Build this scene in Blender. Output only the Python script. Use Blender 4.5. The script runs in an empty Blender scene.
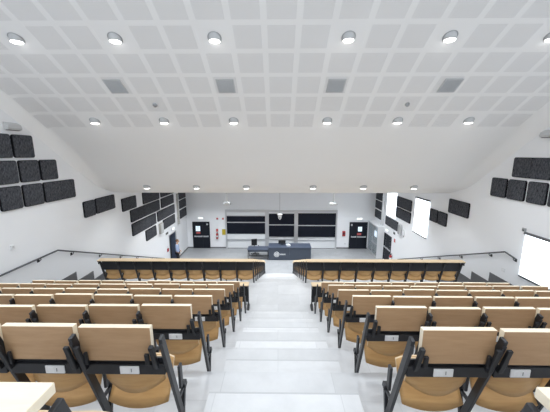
import bpy, bmesh, math, random
from mathutils import Vector, Matrix
random.seed(7)
sc = bpy.context.scene
COL = sc.collection
PI = math.pi
H = 7.226                       # camera height above the front floor

# ------------------------------------------------------------------ materials
def new_mat(name):
    m = bpy.data.materials.new(name); m.use_nodes = True
    nt = m.node_tree; b = nt.nodes['Principled BSDF']
    return m, nt, b

def N(nt, t, **kw):
    n = nt.nodes.new(t)
    for k, v in kw.items():
        if k.startswith('_'): setattr(n, k[1:], v)
        else: n.inputs[k].default_value = v
    return n

def plain(name, col, rough=.5, metal=0., var=.03, scale=6., spec=.5, bump=0.):
    m, nt, b = new_mat(name)
    tc = N(nt, 'ShaderNodeTexCoord')
    nz = N(nt, 'ShaderNodeTexNoise', Scale=scale, Detail=4.)
    nt.links.new(tc.outputs['Object'], nz.inputs['Vector'])
    mx = N(nt, 'ShaderNodeMix', _data_type='RGBA')
    mx.inputs['A'].default_value = (*[c*(1-var) for c in col], 1)
    mx.inputs['B'].default_value = (*[min(1, c*(1+var)) for c in col], 1)
    nt.links.new(nz.outputs['Fac'], mx.inputs['Factor'])
    nt.links.new(mx.outputs['Result'], b.inputs['Base Color'])
    b.inputs['Roughness'].default_value = rough
    b.inputs['Metallic'].default_value = metal
    b.inputs['Specular IOR Level'].default_value = spec
    if bump:
        bp = N(nt, 'ShaderNodeBump', Strength=bump, Distance=.01)
        nt.links.new(nz.outputs['Fac'], bp.inputs['Height'])
        nt.links.new(bp.outputs['Normal'], b.inputs['Normal'])
    return m

def wood(name, c1, c2, rough=.42):
    m, nt, b = new_mat(name)
    tc = N(nt, 'ShaderNodeTexCoord')
    oi = N(nt, 'ShaderNodeObjectInfo')
    ad = N(nt, 'ShaderNodeVectorMath', _operation='ADD')
    sc_ = N(nt, 'ShaderNodeVectorMath', _operation='SCALE', Scale=17.)
    cb = N(nt, 'ShaderNodeCombineXYZ')
    for k in 'XYZ': nt.links.new(oi.outputs['Random'], cb.inputs[k])
    nt.links.new(cb.outputs[0], sc_.inputs[0])
    nt.links.new(tc.outputs['Object'], ad.inputs[0]); nt.links.new(sc_.outputs[0], ad.inputs[1])
    mp = N(nt, 'ShaderNodeMapping'); mp.inputs['Scale'].default_value = (1.6, 9, 14)
    nt.links.new(ad.outputs[0], mp.inputs['Vector'])
    nz = N(nt, 'ShaderNodeTexNoise', Scale=2.2, Detail=6., Roughness=.6, Distortion=.6)
    nt.links.new(mp.outputs[0], nz.inputs['Vector'])
    rp = N(nt, 'ShaderNodeValToRGB')
    rp.color_ramp.elements[0].position = .3; rp.color_ramp.elements[0].color = (*c1, 1)
    rp.color_ramp.elements[1].position = .7; rp.color_ramp.elements[1].color = (*c2, 1)
    nt.links.new(nz.outputs['Fac'], rp.inputs[0])
    hs = N(nt, 'ShaderNodeHueSaturation')
    mr = N(nt, 'ShaderNodeMapRange'); mr.inputs['To Min'].default_value = .93; mr.inputs['To Max'].default_value = 1.06
    nt.links.new(oi.outputs['Random'], mr.inputs['Value']); nt.links.new(mr.outputs[0], hs.inputs['Value'])
    nt.links.new(rp.outputs[0], hs.inputs['Color'])
    nt.links.new(hs.outputs[0], b.inputs['Base Color'])
    b.inputs['Roughness'].default_value = rough
    b.inputs['Specular IOR Level'].default_value = .4
    return m

def emis(name, col, s):
    m, nt, b = new_mat(name)
    b.inputs['Base Color'].default_value = (*[c*.8 for c in col], 1)
    b.inputs['Emission Color'].default_value = (*col, 1)
    b.inputs['Emission Strength'].default_value = s
    return m

def tiles(name, col, joint, bw, rh, mort=.006, var=.05, rough=.45):
    m, nt, b = new_mat(name)
    g = N(nt, 'ShaderNodeNewGeometry')
    br = N(nt, 'ShaderNodeTexBrick', _offset=.5)
    br.inputs['Color1'].default_value = (*[c*(1-var) for c in col], 1)
    br.inputs['Color2'].default_value = (*[min(1, c*(1+var)) for c in col], 1)
    br.inputs['Mortar'].default_value = (*joint, 1)
    br.inputs['Scale'].default_value = 1.
    br.inputs['Mortar Size'].default_value = mort
    br.inputs['Brick Width'].default_value = bw
    br.inputs['Row Height'].default_value = rh
    nt.links.new(g.outputs['Position'], br.inputs['Vector'])
    nz = N(nt, 'ShaderNodeTexNoise', Scale=2.5, Detail=8., Roughness=.65)
    nt.links.new(g.outputs['Position'], nz.inputs['Vector'])
    mr = N(nt, 'ShaderNodeMapRange'); mr.inputs['From Min'].default_value = .3; mr.inputs['From Max'].default_value = .7
    mr.inputs['To Min'].default_value = .90; mr.inputs['To Max'].default_value = 1.04
    nt.links.new(nz.outputs['Fac'], mr.inputs['Value'])
    ml = N(nt, 'ShaderNodeVectorMath', _operation='SCALE')
    nt.links.new(br.outputs['Color'], ml.inputs[0]); nt.links.new(mr.outputs[0], ml.inputs['Scale'])
    nt.links.new(ml.outputs[0], b.inputs['Base Color'])
    b.inputs['Roughness'].default_value = rough
    return m

def felt(name, c1, c2):
    m, nt, b = new_mat(name)
    tc = N(nt, 'ShaderNodeTexCoord')
    mp = N(nt, 'ShaderNodeMapping'); mp.inputs['Scale'].default_value = (30, 30, 9)
    nt.links.new(tc.outputs['Object'], mp.inputs['Vector'])
    nz = N(nt, 'ShaderNodeTexNoise', Scale=1.3, Detail=5., Roughness=.75)
    nt.links.new(mp.outputs[0], nz.inputs['Vector'])
    rp = N(nt, 'ShaderNodeValToRGB')
    rp.color_ramp.elements[0].position = .35; rp.color_ramp.elements[0].color = (*c1, 1)
    rp.color_ramp.elements[1].position = .68; rp.color_ramp.elements[1].color = (*c2, 1)
    nt.links.new(nz.outputs['Fac'], rp.inputs[0]); nt.links.new(rp.outputs[0], b.inputs['Base Color'])
    b.inputs['Roughness'].default_value = .95; b.inputs['Specular IOR Level'].default_value = .1
    return m

M = {}
M['wall'] = plain('white wall paint', (.87, .88, .90), .7, var=.012, scale=1.5, spec=.25)
M['ceil'] = plain('white ceiling paint', (.91, .91, .91), .75, var=.01, scale=1.2, spec=.2)
M['perf'] = None
M['stone'] = tiles('pale grey stone tile', (.60, .61, .625), (.52, .53, .545), 1.2, .6, .004)
M['step'] = tiles('light step slab', (.665, .675, .69), (.58, .59, .605), 1.2, .8, .004)
M['stage'] = tiles('grey stage tile', (.37, .38, .395), (.29, .30, .31), 1.2, .6)
M['skirt'] = plain('grey stone skirting', (.15, .152, .16), .6, var=.15, scale=12)
M['nose'] = plain('grey step edge', (.50, .51, .525), .5, var=.02)
M['beech'] = wood('beech veneer', (.40, .25, .135), (.47, .305, .175))
M['beech_edge'] = wood('pale beech edge', (.84, .73, .55), (.90, .80, .64))  # near-white: overhead lamp light painted into tablet tops and edges
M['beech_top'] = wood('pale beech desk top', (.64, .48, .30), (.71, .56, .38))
M['ply'] = wood('golden beech plywood', (.50, .285, .11), (.60, .37, .16))
M['metal'] = plain('black powder coated steel', (.018, .019, .023), .42, var=.1, spec=.5)
M['dark'] = plain('black plastic', (.010, .011, .014), .5, var=.1)
M['mesh'] = plain('black perforated sheet', (.014, .015, .019), .45, var=.3, scale=90)
M['bar'] = plain('dark grey blind bar', (.10, .105, .115), .5, var=.05)
M['white'] = plain('white plastic', (.78, .79, .80), .4, var=.01)
M['grey'] = plain('mid grey plastic', (.30, .31, .32), .5, var=.04)
M['lgrey'] = plain('light grey enamel', (.55, .56, .57), .5, var=.03)
M['alu'] = plain('brushed aluminium', (.62, .63, .65), .38, metal=.55, var=.04, scale=30)
M['chrome'] = plain('satin chrome', (.72, .73, .74), .25, metal=.8, var=.02)
M['felt'] = felt('charcoal felt', (.016, .017, .021), (.125, .13, .145))
M['feltedge'] = plain('black felt edge', (.010, .010, .013), .95, var=.1, spec=.1)
M['board'] = plain('black chalkboard', (.009, .011, .019), .7, var=.25, scale=3, spec=.15)
M['wboard'] = plain('white board enamel', (.76, .78, .80), .3, var=.01)
M['door'] = plain('dark slate door', (.014, .017, .025), .6, var=.08, spec=.2)
M['desk'] = plain('slate blue laminate', (.050, .063, .088), .5, var=.05)
M['desktop'] = plain('slate blue worktop', (.072, .09, .132), .45, var=.05)
M['red'] = plain('red enamel', (.40, .015, .02), .4, var=.05)
M['yellow'] = plain('yellow sign enamel', (.55, .42, .03), .5, var=.05)
M['paper'] = plain('white paper', (.82, .83, .84), .7, var=.01)
M['array'] = plain('beige grey loudspeaker grille', (.40, .385, .35), .6, var=.12, scale=60)
M['lamp'] = emis('lamp diffuser', (1, .99, .97), 8.)
M['exit'] = emis('lit exit sign', (.95, 1, .98), 1.1)
M['vision'] = emis('daylit door glass', (.75, .88, 1.0), .75)
M['blind'] = emis('sunlit white blind', (.88, .95, 1.0), 2.7)
M['sky'] = emis('bright daylight beyond glass', (.88, .95, 1.0), 2.2)
M['shirt'] = plain('light blue shirt cloth', (.36, .44, .62), .85, var=.12, scale=14)
M['trousers'] = plain('black trouser cloth', (.012, .013, .018), .85, var=.2)
M['skin'] = plain('skin', (.55, .32, .22), .55, var=.04)
M['hair'] = plain('brown hair', (.14, .06, .025), .7, var=.3, scale=40)
M['shoe'] = plain('black shoe leather', (.01, .01, .01), .4)
M['eye'] = plain('dark eye', (.02, .02, .02), .2)
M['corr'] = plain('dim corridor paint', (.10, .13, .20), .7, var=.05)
M['print'] = plain('red and white print', (.55, .10, .10), .6, var=.3, scale=30)
M['sensor'] = plain('grey sensor plastic', (.36, .37, .38), .5)

def perf_mat():
    m, nt, b = new_mat('perforated ceiling tile')
    uv = N(nt, 'ShaderNodeUVMap')
    sp = N(nt, 'ShaderNodeSeparateXYZ'); nt.links.new(uv.outputs[0], sp.inputs[0])
    outs = []
    for k in 'XY':
        mu = N(nt, 'ShaderNodeMath', _operation='MULTIPLY'); mu.inputs[1].default_value = 30.
        fr = N(nt, 'ShaderNodeMath', _operation='FRACT'); sb = N(nt, 'ShaderNodeMath', _operation='SUBTRACT'); sb.inputs[1].default_value = .5
        sq = N(nt, 'ShaderNodeMath', _operation='POWER'); sq.inputs[1].default_value = 2.
        ab = N(nt, 'ShaderNodeMath', _operation='ABSOLUTE')
        nt.links.new(sp.outputs[k], mu.inputs[0]); nt.links.new(mu.outputs[0], fr.inputs[0])
        nt.links.new(fr.outputs[0], sb.inputs[0]); nt.links.new(sb.outputs[0], ab.inputs[0]); nt.links.new(ab.outputs[0], sq.inputs[0])
        outs.append(sq)
    ad = N(nt, 'ShaderNodeMath', _operation='ADD'); nt.links.new(outs[0].outputs[0], ad.inputs[0]); nt.links.new(outs[1].outputs[0], ad.inputs[1])
    lt = N(nt, 'ShaderNodeMath', _operation='LESS_THAN'); lt.inputs[1].default_value = .085
    nt.links.new(ad.outputs[0], lt.inputs[0])
    mx = N(nt, 'ShaderNodeMix', _data_type='RGBA')
    mx.inputs['A'].default_value = (.90, .90, .90, 1); mx.inputs['B'].default_value = (.56, .56, .57, 1)
    nt.links.new(lt.outputs[0], mx.inputs['Factor']); nt.links.new(mx.outputs['Result'], b.inputs['Base Color'])
    b.inputs['Roughness'].default_value = .8; b.inputs['Specular IOR Level'].default_value = .15
    return m
M['perf'] = perf_mat()

def glass_mat():
    m, nt, b = new_mat('clear glass')
    b.inputs['Base Color'].default_value = (.86, .92, .95, 1)
    b.inputs['Roughness'].default_value = .02
    b.inputs['Transmission Weight'].default_value = .85
    b.inputs['IOR'].default_value = 1.1
    return m
M['glass'] = glass_mat()

# ------------------------------------------------------------------ mesh helpers
def add_box(bm, x0, x1, y0, y1, z0, z1, mi=0, mat=None):
    vs = [bm.verts.new((x, y, z)) for x in (x0, x1) for y in (y0, y1) for z in (z0, z1)]
    if mat is not None:
        for v in vs: v.co = mat @ v.co
    fs = [(0,1,3,2), (4,6,7,5), (0,4,5,1), (2,3,7,6), (0,2,6,4), (1,5,7,3)]
    out = []
    for f in fs:
        fc = bm.faces.new([vs[i] for i in f]); fc.material_index = mi; out.append(fc)
    return vs

def add_bar(bm, a, b, w, d, mi=0, up=(0, 0, 1)):
    """rectangular bar from a to b, w wide (along x), d deep"""
    a, b = Vector(a), Vector(b); t = (b-a).normalized()
    s = Vector((1, 0, 0)) if abs(t.x) < .9 else Vector((0, 1, 0))
    n = t.cross(s).normalized(); s = n.cross(t).normalized()
    r = []
    for p in (a, b):
        r.append([bm.verts.new(p + s*sx*w/2 + n*sn*d/2) for sx, sn in ((-1,-1),(1,-1),(1,1),(-1,1))])
    for i in range(4):
        f = bm.faces.new((r[0][i], r[0][(i+1)%4], r[1][(i+1)%4], r[1][i])); f.material_index = mi
    bm.faces.new(r[0][::-1]).material_index = mi; bm.faces.new(r[1]).material_index = mi

def add_tube(bm, pts, rad, n=10, mi=0):
    pts = [Vector(p) for p in pts]; rings = []
    for i, p in enumerate(pts):
        t = ((pts[min(i+1, len(pts)-1)] - pts[max(i-1, 0)])).normalized()
        s = Vector((0, 0, 1)) if abs(t.z) < .9 else Vector((1, 0, 0))
        u = t.cross(s).normalized(); v = u.cross(t)
        r_ = rad[i] if isinstance(rad, (list, tuple)) else rad
        rings.append([bm.verts.new(p + (u*math.cos(2*PI*k/n) + v*math.sin(2*PI*k/n))*r_) for k in range(n)])
    for a, b in zip(rings, rings[1:]):
        for k in range(n):
            f = bm.faces.new((a[k], a[(k+1)%n], b[(k+1)%n], b[k])); f.smooth = True; f.material_index = mi
    bm.faces.new(rings[0][::-1]).material_index = mi; bm.faces.new(rings[-1]).material_index = mi

def add_lathe(bm, prof, n=24, c=(0, 0, 0), mi=0):
    rings = []
    for r, z in prof:
        rings.append([bm.verts.new((c[0]+r*math.cos(2*PI*k/n), c[1]+r*math.sin(2*PI*k/n), c[2]+z)) for k in range(n)])
    for a, b in zip(rings, rings[1:]):
        for k in range(n):
            f = bm.faces.new((a[k], a[(k+1)%n], b[(k+1)%n], b[k])); f.smooth = True; f.material_index = mi
    bm.faces.new(rings[0][::-1]).material_index = mi; bm.faces.new(rings[-1]).material_index = mi

def add_ellipsoid(bm, c, r, n=14, m=10, mi=0):
    g = bmesh.ops.create_uvsphere(bm, u_segments=n, v_segments=m, radius=1)
    for v in g['verts']:
        v.co = Vector((c[0]+v.co.x*r[0], c[1]+v.co.y*r[1], c[2]+v.co.z*r[2]))
        for f in v.link_faces: f.smooth = True; f.material_index = mi

def finish(bm, bevel=0., seg=2):
    if bevel:
        bmesh.ops.recalc_face_normals(bm, faces=bm.faces[:])
        bmesh.ops.bevel(bm, geom=[e for e in bm.edges if len(e.link_faces) == 2 and e.calc_face_angle(0) > .6], offset=bevel, segments=seg, affect='EDGES', profile=.5)
    bmesh.ops.recalc_face_normals(bm, faces=bm.faces[:])

def obj(name, bm, mats, parent=None, loc=None, bevel=0., fin=True):
    if fin: finish(bm, bevel)
    me = bpy.data.meshes.new(name); bm.to_mesh(me); bm.free()
    for m in (mats if isinstance(mats, (list, tuple)) else [mats]): me.materials.append(M[m] if isinstance(m, str) else m)
    o = bpy.data.objects.new(name, me); COL.objects.link(o)
    if parent is not None: o.parent = parent
    if loc is not None: o.location = loc
    return o

def tag(o, label, cat, group=None, kind=None):
    o['label'] = label; o['category'] = cat
    if group: o['group'] = group
    if kind: o['kind'] = kind
    return o

def thing(name, label, cat, loc=(0, 0, 0), rotz=0, group=None):
    o = bpy.data.objects.new(name, None); COL.objects.link(o)
    o.location = loc; o.rotation_euler = (0, 0, rotz); o.empty_display_size = .1
    return tag(o, label, cat, group)

def B(): return bmesh.new()

def part(name, mat, parent, *boxes, bevel=0.):
    bm = B()
    for b in boxes: add_box(bm, *b)
    return obj(name, bm, mat, parent, bevel=bevel)

def copy_tree(o, parent=None):
    c = o.copy(); COL.objects.link(c)
    if parent is not None: c.parent = parent
    for ch in list(o.children): copy_tree(ch, c)
    return c

def struct(name, bm, mats, label, cat, **kw):
    return tag(obj(name, bm, mats, **kw), label, cat, kind='structure')

# ------------------------------------------------------------------ layout
XL, XR, YF, YB = -7.05, 7.36, 20.85, -3.0
XA = .054                                   # centre of the aisle
Y0, D0, DY, DD = 1.924, 2.093, .8534, .3422  # near block: edge of row 0, its drop, row spacing, rise
YFR = 8.546                                  # edge of the rear row of the front block
AW = .85                                     # half aisle
PITCH = .54
def edgeY(k): return Y0 + k*DY
def edgeZ(k): return H - (D0 + k*DD)
def fY(j): return YFR + j*DY
def fZ(j): return H - (D0 + 6*DD) - j*DD*(H - 0 - 0)/H if False else (H - (D0+6*DD)) * (1 - j/9)
ZLAND = fZ(0)
RISE_F = ZLAND/9

# ------------------------------------------------------------------ floor with raked platforms
prof = [(YB, edgeZ(-2))]
for k in range(-2, 6): prof += [(edgeY(k), edgeZ(k)), (edgeY(k), edgeZ(k+1))]
for j in range(0, 9): prof += [(fY(j), fZ(j)), (fY(j), fZ(j+1))]
prof += [(YF, 0.)]
XSL, XSR = -5.95, 6.15                       # where the side aisles begin
bm = B()
def strip(x0, x1, mi):
    va = [bm.verts.new((x0, y, z)) for y, z in prof]; vb = [bm.verts.new((x1, y, z)) for y, z in prof]
    for i in range(len(prof)-1):
        f = bm.faces.new((va[i], vb[i], vb[i+1], va[i+1]))
        f.material_index = 1 if (prof[i][1] < .01 and prof[i+1][1] < .01) else mi
strip(XL, XSL, 2); strip(XSL, XSR, 0); strip(XSR, XR, 2)
bmesh.ops.remove_doubles(bm, verts=bm.verts[:], dist=1e-5)
M['side'] = tiles('dark grey side stair tile', (.13, .132, .138), (.10, .10, .105), 1.2, .6, rough=.95)
M['side'].node_tree.nodes['Principled BSDF'].inputs['Specular IOR Level'].default_value = .1
struct('floor', bm, ['stone', 'stage', 'side'], 'raked pale stone floor of the lecture hall with grey stage at the front', 'floor', fin=False)

# half-height steps in the central aisle
def aisle_step(y, z, dz, label):
    b = B(); add_box(b, XA-.72, XA+.72, y+.001, y+.40, z-dz+.001, z-dz/2)
    o = struct('aisle_step', b, 'step', label, 'step', bevel=.004)
    part('step_nosing', 'nose', o, (XA-.72, XA+.72, y+.385, y+.402, z-dz/2-.012, z-dz/2+.0015))  # thin darker strip drawn in along the front edge of the step
names = ['second nearest', 'third nearest', 'fourth nearest', 'fifth nearest', 'sixth nearest', 'seventh nearest', 'eighth nearest']
for k in range(-2, 6):
    aisle_step(edgeY(k), edgeZ(k), DD, 'pale stone half step in the central aisle, %s the camera' % ('one below' if k == -2 else names[k+1] + ' to'))
order = ['rearmost', 'second', 'third', 'fourth', 'fifth', 'sixth', 'seventh', 'eighth', 'frontmost']
for j in range(0, 9):
    aisle_step(fY(j), fZ(j), RISE_F, 'pale stone half step between the lower seat blocks, %s going down' % order[j])

# grey skirting that follows the side stairs
for sx, xw, nm in ((1, XL, 'left'), (-1, XR, 'right')):
    b = B()
    so_ = .53 if sx > 0 else .66
    segs = [(-3., fY(0)+so_, ZLAND)] + [(fY(j)+so_, fY(j+1)+so_, fZ(j+1)) for j in range(0, 9)]
    for y0, y1, z in segs[1:]:
        x0, x1 = sorted((xw, xw+sx*.018)); 
        add_box(b, x0, x1, y0, y1, max(z-.34, 0), z+.12)
    y0, y1, z = segs[0]; x0, x1 = sorted((xw, xw+sx*.018)); add_box(b, x0, x1, edgeY(5), y1, z, z+.12); add_box(b, x0, x1, fY(0), y1, z-.34, z)
    add_box(b, x0, x1, segs[-1][1], 17.2 if sx > 0 else 17.4, 0, .1)
    struct('baseboard_%s' % nm, b, 'skirt', 'dark grey stepped skirting along the %s wall stairs' % nm, 'baseboard')
b = B(); add_box(b, XL, XL+.018, 18.6, YF, 0, .1); add_box(b, XL, 6.9, YF-.018, YF, 0, .1)
struct('baseboard_front', b, 'skirt', 'dark grey skirting at the foot of the front wall', 'baseboard')

# ------------------------------------------------------------------ walls
def wall_yz(x, rects, y0, y1, z0, z1):
    bm = B()
    ys = sorted({y0, y1, *[r[0] for r in rects], *[r[1] for r in rects]}); zs = sorted({z0, z1, *[r[2] for r in rects], *[r[3] for r in rects]})
    for a, b_ in zip(ys, ys[1:]):
        for c, d in zip(zs, zs[1:]):
            my, mz = (a+b_)/2, (c+d)/2
            if any(r[0] < my < r[1] and r[2] < mz < r[3] for r in rects): continue
            bm.faces.new([bm.verts.new(p) for p in ((x, a, c), (x, b_, c), (x, b_, d), (x, a, d))])
    bmesh.ops.remove_doubles(bm, verts=bm.verts[:], dist=1e-5)
    return bm
LD = (17.28, 18.48, 0., 2.05)                 # doorway in the left wall
W1, W2, W3 = (17.22, 18.62, 3.2, 5.04), (13.46, 14.72, 3.13, 4.94), (6.60, 8.03, 3.62, 4.88)
RD = (17.5, 18.74, 0., 1.93)
struct('wall_left', wall_yz(XL, [LD], YB, YF, 0, 12.4), 'wall', 'plain white left wall with charcoal acoustic panels and handrail', 'wall', fin=False)
struct('wall_right', wall_yz(XR, [W1, W2, W3, RD], YB, YF, 0, 12.4), 'wall', 'plain white right wall with three bright blinds', 'wall', fin=False)
b = B(); b.faces.new([b.verts.new(p) for p in ((XL, YF, 0), (XR, YF, 0), (XR, YF, 6), (XL, YF, 6))])
struct('wall_front', b, 'wall', 'white front wall behind the chalkboards', 'wall', fin=False)

# ------------------------------------------------------------------ ceiling
C = .66
SLM, SLB = .0617, .50
CS = .968
YT = 8.74*CS
def zc_tile(y):
    dy = y/CS-8.74
    m1 = SLB + SLM*(8.74-5.5)
    return H + CS*(8.0 - m1*dy - SLM/2*dy*dy - H)
ctrl = [(8.0, zc_tile(8.0)), (YT, zc_tile(YT)), (9.1, 7.50), (9.8, 6.95), (10.4, 6.42), (11.0, 5.96), (11.7, 5.67), (12.6, 5.50), (14., 5.41), (16., 5.41), (YF, 5.41), (22, 5.41)]
def zc_curve(y):
    for i in range(1, len(ctrl)-2):
        if ctrl[i][0] <= y <= ctrl[i+1][0]:
            p0, p1, p2, p3 = ctrl[i-1], ctrl[i], ctrl[i+1], ctrl[i+2]
            h = p2[0]-p1[0]; t = (y-p1[0])/h
            m1 = (p2[1]-p0[1])/(p2[0]-p0[0])*h; m2 = (p3[1]-p1[1])/(p3[0]-p1[0])*h
            return (2*t**3-3*t*t+1)*p1[1] + (t**3-2*t*t+t)*m1 + (-2*t**3+3*t*t)*p2[1] + (t**3-t*t)*m2
    return ctrl[-1][1]
def zc(y): return zc_tile(y) if y <= YT else zc_curve(y)
def delta(y): return .37 if y < 9.5 else .37*max(0, 1-(y-9.5)/1.9)**1.2
CW = .46
def zceil(x, y):
    d = min(x-XL, XR-x)
    t = max(0, 1-d/(.30 if x < 0 else .44))
    return zc(y) - delta(y)*t**1.7
# row boundaries by arc length going back from the end of the tiles
rows = [YT]; y = YT
while y > YB+.7:
    lo, hi = y-C*CS, y
    for _ in range(40):
        mid = (lo+hi)/2
        if math.hypot(y-mid, zc(mid)-zc(y)) > C*CS: lo = mid
        else: hi = mid
    y = lo; rows.append(y)
# rows[i+1]..rows[i] is tile row i (0 = frontmost)
LAMPK = (-8, -5, -2, 2, 5, 8)
lamp_rows = [0, 4, 8, 12]
VENT_ROW, VENTK = 2, (-6, -2, 2, 6)
bm = B(); uvl = bm.loops.layers.uv.new('UVMap')
def quad(ps, mi, uvs=None, smooth=True):
    f = bm.faces.new([bm.verts.new((p[0], p[1], zceil(p[0], p[1]))) for p in ps]); f.material_index = mi; f.smooth = smooth
    if uvs:
        for l, u in zip(f.loops, uvs): l[uvl].uv = u
xs_in = [XA + (k-.5)*C for k in range(-10, 12)]
xl_edge, xr_edge = xs_in[0], xs_in[-1]
GAP = .06
nsub = 3
def fill(x0, x1, y0, y1, mi, nx=1, ny=1, uv=False):
    for i in range(nx):
        for j in range(ny):
            xa, xb = x0+(x1-x0)*i/nx, x0+(x1-x0)*(i+1)/nx; ya, yb = y0+(y1-y0)*j/ny, y0+(y1-y0)*(j+1)/ny
            u = [(i/nx, j/ny), ((i+1)/nx, j/ny), ((i+1)/nx, (j+1)/ny), (i/nx, (j+1)/ny)] if uv else None
            quad([(xa, ya), (xb, ya), (xb, yb), (xa, yb)], mi, u)
for r in range(len(rows)-1):
    y1, y0 = rows[r], rows[r+1]; g = GAP*(y1-y0)/C
    for c, k in enumerate(range(-10, 11)):
        x0, x1 = xs_in[c], xs_in[c+1]
        if (r in lamp_rows and k in LAMPK):
            fill(x0, x1, y0, y1, 0, 2, 2); continue
        nx = 3 if (k < -8 or k > 8) else 1
        fill(x0, x0+GAP, y0, y1, 0); fill(x1-GAP, x1, y0, y1, 0)
        fill(x0+GAP, x1-GAP, y0, y0+g, 0, nx); fill(x0+GAP, x1-GAP, y1-g, y1, 0, nx)
        fill(x0+GAP, x1-GAP, y0+g, y1-g, 1, nx, 1, True)
    fill(XL, xl_edge, y0, y1, 0, 3, 1); fill(xr_edge, XR, y0, y1, 0, 4, 1)
ny = 60
for i in range(ny):
    ya, yb = YT+(YF-YT)*(i/ny)**1.5, YT+(YF-YT)*((i+1)/ny)**1.5
    for xa, xb in [(XL+CW*i_/8, XL+CW*(i_+1)/8) for i_ in range(8)] + [(XL+CW, 0), (0, XR-CW)] + [(XR-CW+CW*i_/8, XR-CW+CW*(i_+1)/8) for i_ in range(8)]:
        quad([(xa, ya), (xb, ya), (xb, yb), (xa, yb)], 0)
yb_ = rows[-1]
fill(XL, XR, YB, yb_, 0, 4, 1)
bmesh.ops.remove_doubles(bm, verts=bm.verts[:], dist=1e-4)
for f in bm.faces:
    if f.normal.z > 0: f.normal_flip()
struct('ceiling', bm, ['ceil', 'perf'], 'white sloping ceiling with perforated square tiles, curving down to a smooth soffit', 'ceiling', fin=False)

# ------------------------------------------------------------------ ceiling downlights
def make_lamp():
    r = thing('ceiling_downlight', 'x', 'ceiling light', group='downlights in the ceiling')
    b = B(); add_lathe(b, [(.098, .16), (.115, .16), (.118, -.06), (.112, -.066), (.104, -.066), (.100, -.055), (.094, .10)], 28)
    obj('lamp_housing', b, 'lgrey', r)
    b = B(); add_lathe(b, [(.099, -.05), (.103, -.074), (.07, -.088), (.001, -.092)], 28)
    obj('lamp_diffuser', b, 'lamp', r)
    b = B(); n = 28
    rg = [[b.verts.new((q*math.cos(2*PI*k/n), q*math.sin(2*PI*k/n), z_)) for k in range(n)] for q, z_ in ((.112, -.010), (.138, -.010), (.138, .006))]
    for a_, c_ in zip(rg, rg[1:]):
        for k in range(n): b.faces.new((a_[k], a_[(k+1) % n], c_[(k+1) % n], c_[k]))
    obj('trim_ring', b, 'sensor', r)
    return r
lamp0 = make_lamp(); lamp_used = False
def slope_row_center(r): return (rows[r]+rows[r+1])/2
lamp_pos = []
colname = {-8: 'outer left', -5: 'middle left', -2: 'inner left', 2: 'inner right', 5: 'middle right', 8: 'outer right'}
for r in lamp_rows:
    y = slope_row_center(r)
    nm = {0: 'frontmost row among the tiles', 4: 'row high among the tiles'}.get(r, 'row over the rear seats' if r == 8 else 'row above the viewer')
    for k in LAMPK: lamp_pos.append((XA+k*C, y, nm, k))
for y, nm in ((11.0, 'row on the curved soffit'), (14.6, 'row above the lower seats'), (17.6, 'row above the stage')):
    for k in LAMPK: lamp_pos.append((XA+k*C*(1.0), y, nm, k))
POWER = {0: 1.}
for x, y, nm, k in lamp_pos:
    if not lamp_used: L = lamp0; lamp_used = True
    else: L = copy_tree(lamp0)
    z = zceil(x, y)
    L.location = (x, y, z-.0)
    L['label'] = 'round white recessed downlight, %s, %s' % (colname[k], nm)
    for ch in L.children:
        if ch.name.startswith('trim_ring'): ch.rotation_euler = (math.atan((zc(y+.05)-zc(y-.05))/.1), 0, 0)
    ld = bpy.data.lights.new('lamp_glow', 'SPOT'); ld.shadow_soft_size = .09; ld.spot_size = math.radians(125); ld.spot_blend = .6
    ld.energy = 58 if y < 12 else 270
    ld.color = (.92, .965, 1)
    lo = bpy.data.objects.new('lamp_glow', ld); COL.objects.link(lo); lo.parent = L; lo.location = (0, 0, -.115)

# vents
def make_vent():
    r = thing('ceiling_vent', 'x', 'vent', group='square vents in the tiled ceiling')
    b = B()
    for x0, x1, y0, y1 in ((-.25, .25, -.25, -.225), (-.25, .25, .225, .25), (-.25, -.225, -.225, .225), (.225, .25, -.225, .225)):
        add_box(b, x0, x1, y0, y1, -.012, .01)
    obj('vent_frame', b, 'lgrey', r)
    b = B()
    for i in range(11):
        y = -.205 + i*.041
        add_box(b, -.225, .225, y-.003, y+.003, -.02, .02, mat=Matrix.Translation((0, y, 0)) @ Matrix.Rotation(.6, 4, 'X') @ Matrix.Translation((0, -y, 0)))
    obj('vent_louvre', b, 'lgrey', r)
    b = B(); add_box(b, -.225, .225, -.225, .225, .012, .016); obj('vent_backing', b, 'grey', r)
    return r
v0 = None
yv = slope_row_center(VENT_ROW)
sl = math.atan((zc(yv+.1)-zc(yv-.1))/.2)
for k, nm in zip(VENTK, ('outer left', 'inner left', 'inner right', 'outer right')):
    if v0 is None: v0 = v = make_vent()
    else: v = copy_tree(v0)
    x = XA+k*C + (-.03 if k == -6 else .08 if k == 6 else 0)
    v.scale = (.84, .84, 1)
    v.location = (x, yv, zceil(x, yv)-.018); v.rotation_euler = (sl, 0, 0)
    v['label'] = 'square grey louvred air vent in the tiled ceiling, %s one' % nm
ys = slope_row_center(1)
for k, nm in ((-5, 'left'), (5, 'right')):
    x = XA+k*C
    r = thing('smoke_detector', 'small grey round smoke detector on the %s side of the tiled ceiling' % nm, 'smoke detector', (x, ys, zceil(x, ys)), group='smoke detectors')
    b = B(); add_lathe(b, [(.05, .04), (.06, -.02), (.055, -.035), (.04, -.05)], 20); obj('detector_body', b, 'sensor', r)
    b = B(); add_lathe(b, [(.03, -.049), (.028, -.065), (.01, -.07)], 16); obj('detector_cap', b, 'grey', r)

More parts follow.
